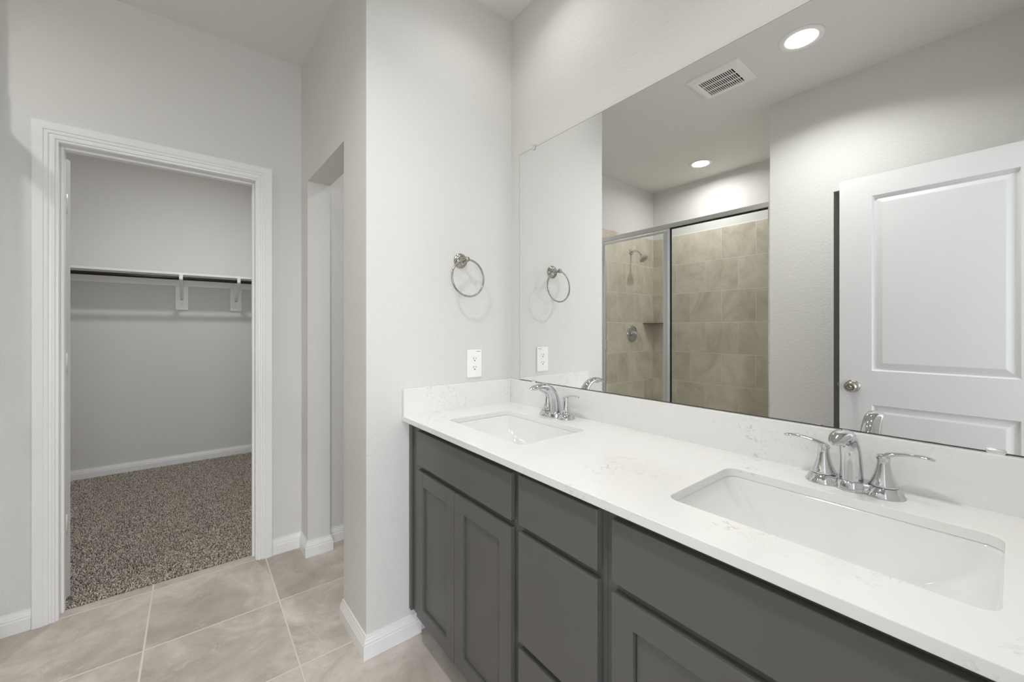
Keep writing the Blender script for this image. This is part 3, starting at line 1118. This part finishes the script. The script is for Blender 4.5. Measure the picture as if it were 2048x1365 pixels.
# ------------------------------------------------------------------ shower
GX = -1.870
SEY0, SEY1 = YR + 0.0085, YS - 0.0085
t = thing('shower_enclosure', (GX, (SEY0 + SEY1) / 2, 0.11), 'framed clear glass shower enclosure with satin aluminium rails', 'shower enclosure')
b = nb()
bx(b, GX - 0.022, GX + 0.022, SEY0, SEY1, 2.072, 2.108, 0.006)
finish('header_rail', b, 'alu', t)
b = nb(); bx(b, GX - 0.022, GX + 0.022, SEY0, SEY1, 0.1105, 0.14, 0.004)
finish('sill_rail', b, 'alu', t)
b = nb(); bx(b, GX - 0.016, GX + 0.016, SEY1 - 0.045, SEY1, 0.14, 2.072, 0.003)
finish('wall_channel', b, 'alu', t)
b = nb(); bx(b, GX - 0.014, GX + 0.014, SEY0, SEY0 + 0.016, 0.14, 2.072, 0.003)
finish('wall_channel', b, 'alu', t)
b = nb()
bx(b, GX - 0.016, GX + 0.016, 0.236, 0.268, 0.14, 2.072, 0.004)
bx(b, GX + 0.016, GX + 0.021, 0.247, 0.259, 0.14, 2.072, 0.002)
finish('centre_post', b, 'alu', t)
b = nb(); bx(b, GX - 0.003, GX + 0.003, SEY0 + 0.016, 0.236, 0.145, 2.060)
gp = finish('fixed_glass_panel', b, 'glass', t)
b = nb()
bx(b, GX - 0.008, GX + 0.008, 0.2295, 0.2355, 0.145, 2.071)
bx(b, GX - 0.008, GX + 0.008, SEY0 + 0.0165, 0.2295, 2.0635, 2.071)
finish('gasket', b, 'gasket', gp)
b = nb()
Yd0, Yd1, Zd0, Zd1 = 0.271, SEY1 - 0.048, 0.155, 2.058
bx(b, GX - 0.011, GX + 0.011, Yd0, Yd0 + 0.026, Zd0, Zd1, 0.003)
bx(b, GX - 0.011, GX + 0.011, Yd1 - 0.014, Yd1, Zd0, Zd1, 0.003)
bx(b, GX - 0.009, GX + 0.009, Yd0 + 0.026, Yd1 - 0.014, Zd1 - 0.014, Zd1, 0.002)
bx(b, GX - 0.009, GX + 0.009, Yd0 + 0.026, Yd1 - 0.014, Zd0, Zd0 + 0.016, 0.002)
dr = finish('shower_door', b, 'alu', t)
b = nb(); bx(b, GX - 0.003, GX + 0.003, Yd0 + 0.024, Yd1 - 0.012, Zd0 + 0.012, Zd1 - 0.012)
finish('door_glass', b, 'glass', dr)
b = nb(); bx(b, GX + 0.008, GX + 0.032, Yd1 - 0.040, Yd1 - 0.010, 1.052, 1.140, 0.004)
finish('door_handle', b, 'alu', dr)

hx_, hz_ = -2.360, 2.045
t = thing('shower_sprayer', (hx_, YS - 0.008, hz_), 'chrome shower head on a bent arm high on the tiled wall', 'shower head')
y0 = YS - 0.0084
b = nb(); lathe(b, (hx_, y0, hz_), (0, -1, 0), [(0, 0.032), (0.003, 0.032), (0.008, 0.026), (0.012, 0.014)], 28)
finish('flange', b, 'chrome', t)
b = nb(); sweep(b, [(hx_, y0 - 0.004, hz_, .0095, .0095), (hx_, y0 - 0.05, hz_ + 0.004, .0095, .0095), (hx_, y0 - 0.085, hz_ - 0.012, .0095, .0095), (hx_, y0 - 0.115, hz_ - 0.046, .0095, .0095)], (1, 0, 0), 14, 6)
finish('shower_arm', b, 'chrome', t)
b = nb(); lathe(b, (hx_, y0 - 0.112, hz_ - 0.042), (0, -0.62, -0.78), [(0, 0.011), (0.012, 0.015), (0.020, 0.012), (0.028, 0.018), (0.048, 0.040), (0.060, 0.046), (0.068, 0.046), (0.072, 0.042), (0.071, 0.02)], 32)
finish('spray_head', b, 'chrome', t)
vx, vz = -2.377, 1.194
t = thing('shower_valve', (vx, YS - 0.008, vz), 'round chrome shower valve with lever on the tiled wall', 'shower valve')
b = nb(); lathe(b, (vx, y0, vz), (0, -1, 0), [(0, 0.088), (0.004, 0.088), (0.010, 0.080), (0.014, 0.060), (0.016, 0.034)], 40)
finish('escutcheon', b, 'chrome', t)
b = nb(); lathe(b, (vx, y0 - 0.012, vz), (0, -1, 0), [(0, 0.034), (0.014, 0.030), (0.03, 0.024), (0.044, 0.020), (0.05, 0.014), (0.052, 0.004)], 28)
finish('hub', b, 'chrome', t)
b = nb(); sweep(b, [(vx, y0 - 0.050, vz + 0.004, .012, .006), (vx - 0.004, y0 - 0.070, vz - 0.012, .011, .0055), (vx - 0.008, y0 - 0.086, vz - 0.045, .010, .005), (vx - 0.010, y0 - 0.092, vz - 0.082, .008, .004)], (1, 0, 0), 14, 6)
finish('lever', b, 'chrome', t)
b = nb()
cxx, cyy = XS + 0.0085, YS - 0.0085
ring = [(cxx, cyy), (cxx + 0.205, cyy)] + [(cxx + 0.205 * (1 - i / 6) ** 1.0 - 0.0 + 0.02 * math.sin(PI * i / 6), cyy - 0.135 * (i / 6) - 0.02 * math.sin(PI * i / 6)) for i in range(1, 6)] + [(cxx, cyy - 0.135)]
loft(b, [[Vector((x, y, 1.302)) for x, y in ring], [Vector((x, y, 1.309)) for x, y in ring]], smooth=False)
tag(finish('corner_shelf', b, 'edge'), 'thin dark corner shelf in the tiled shower stall', 'shelf')
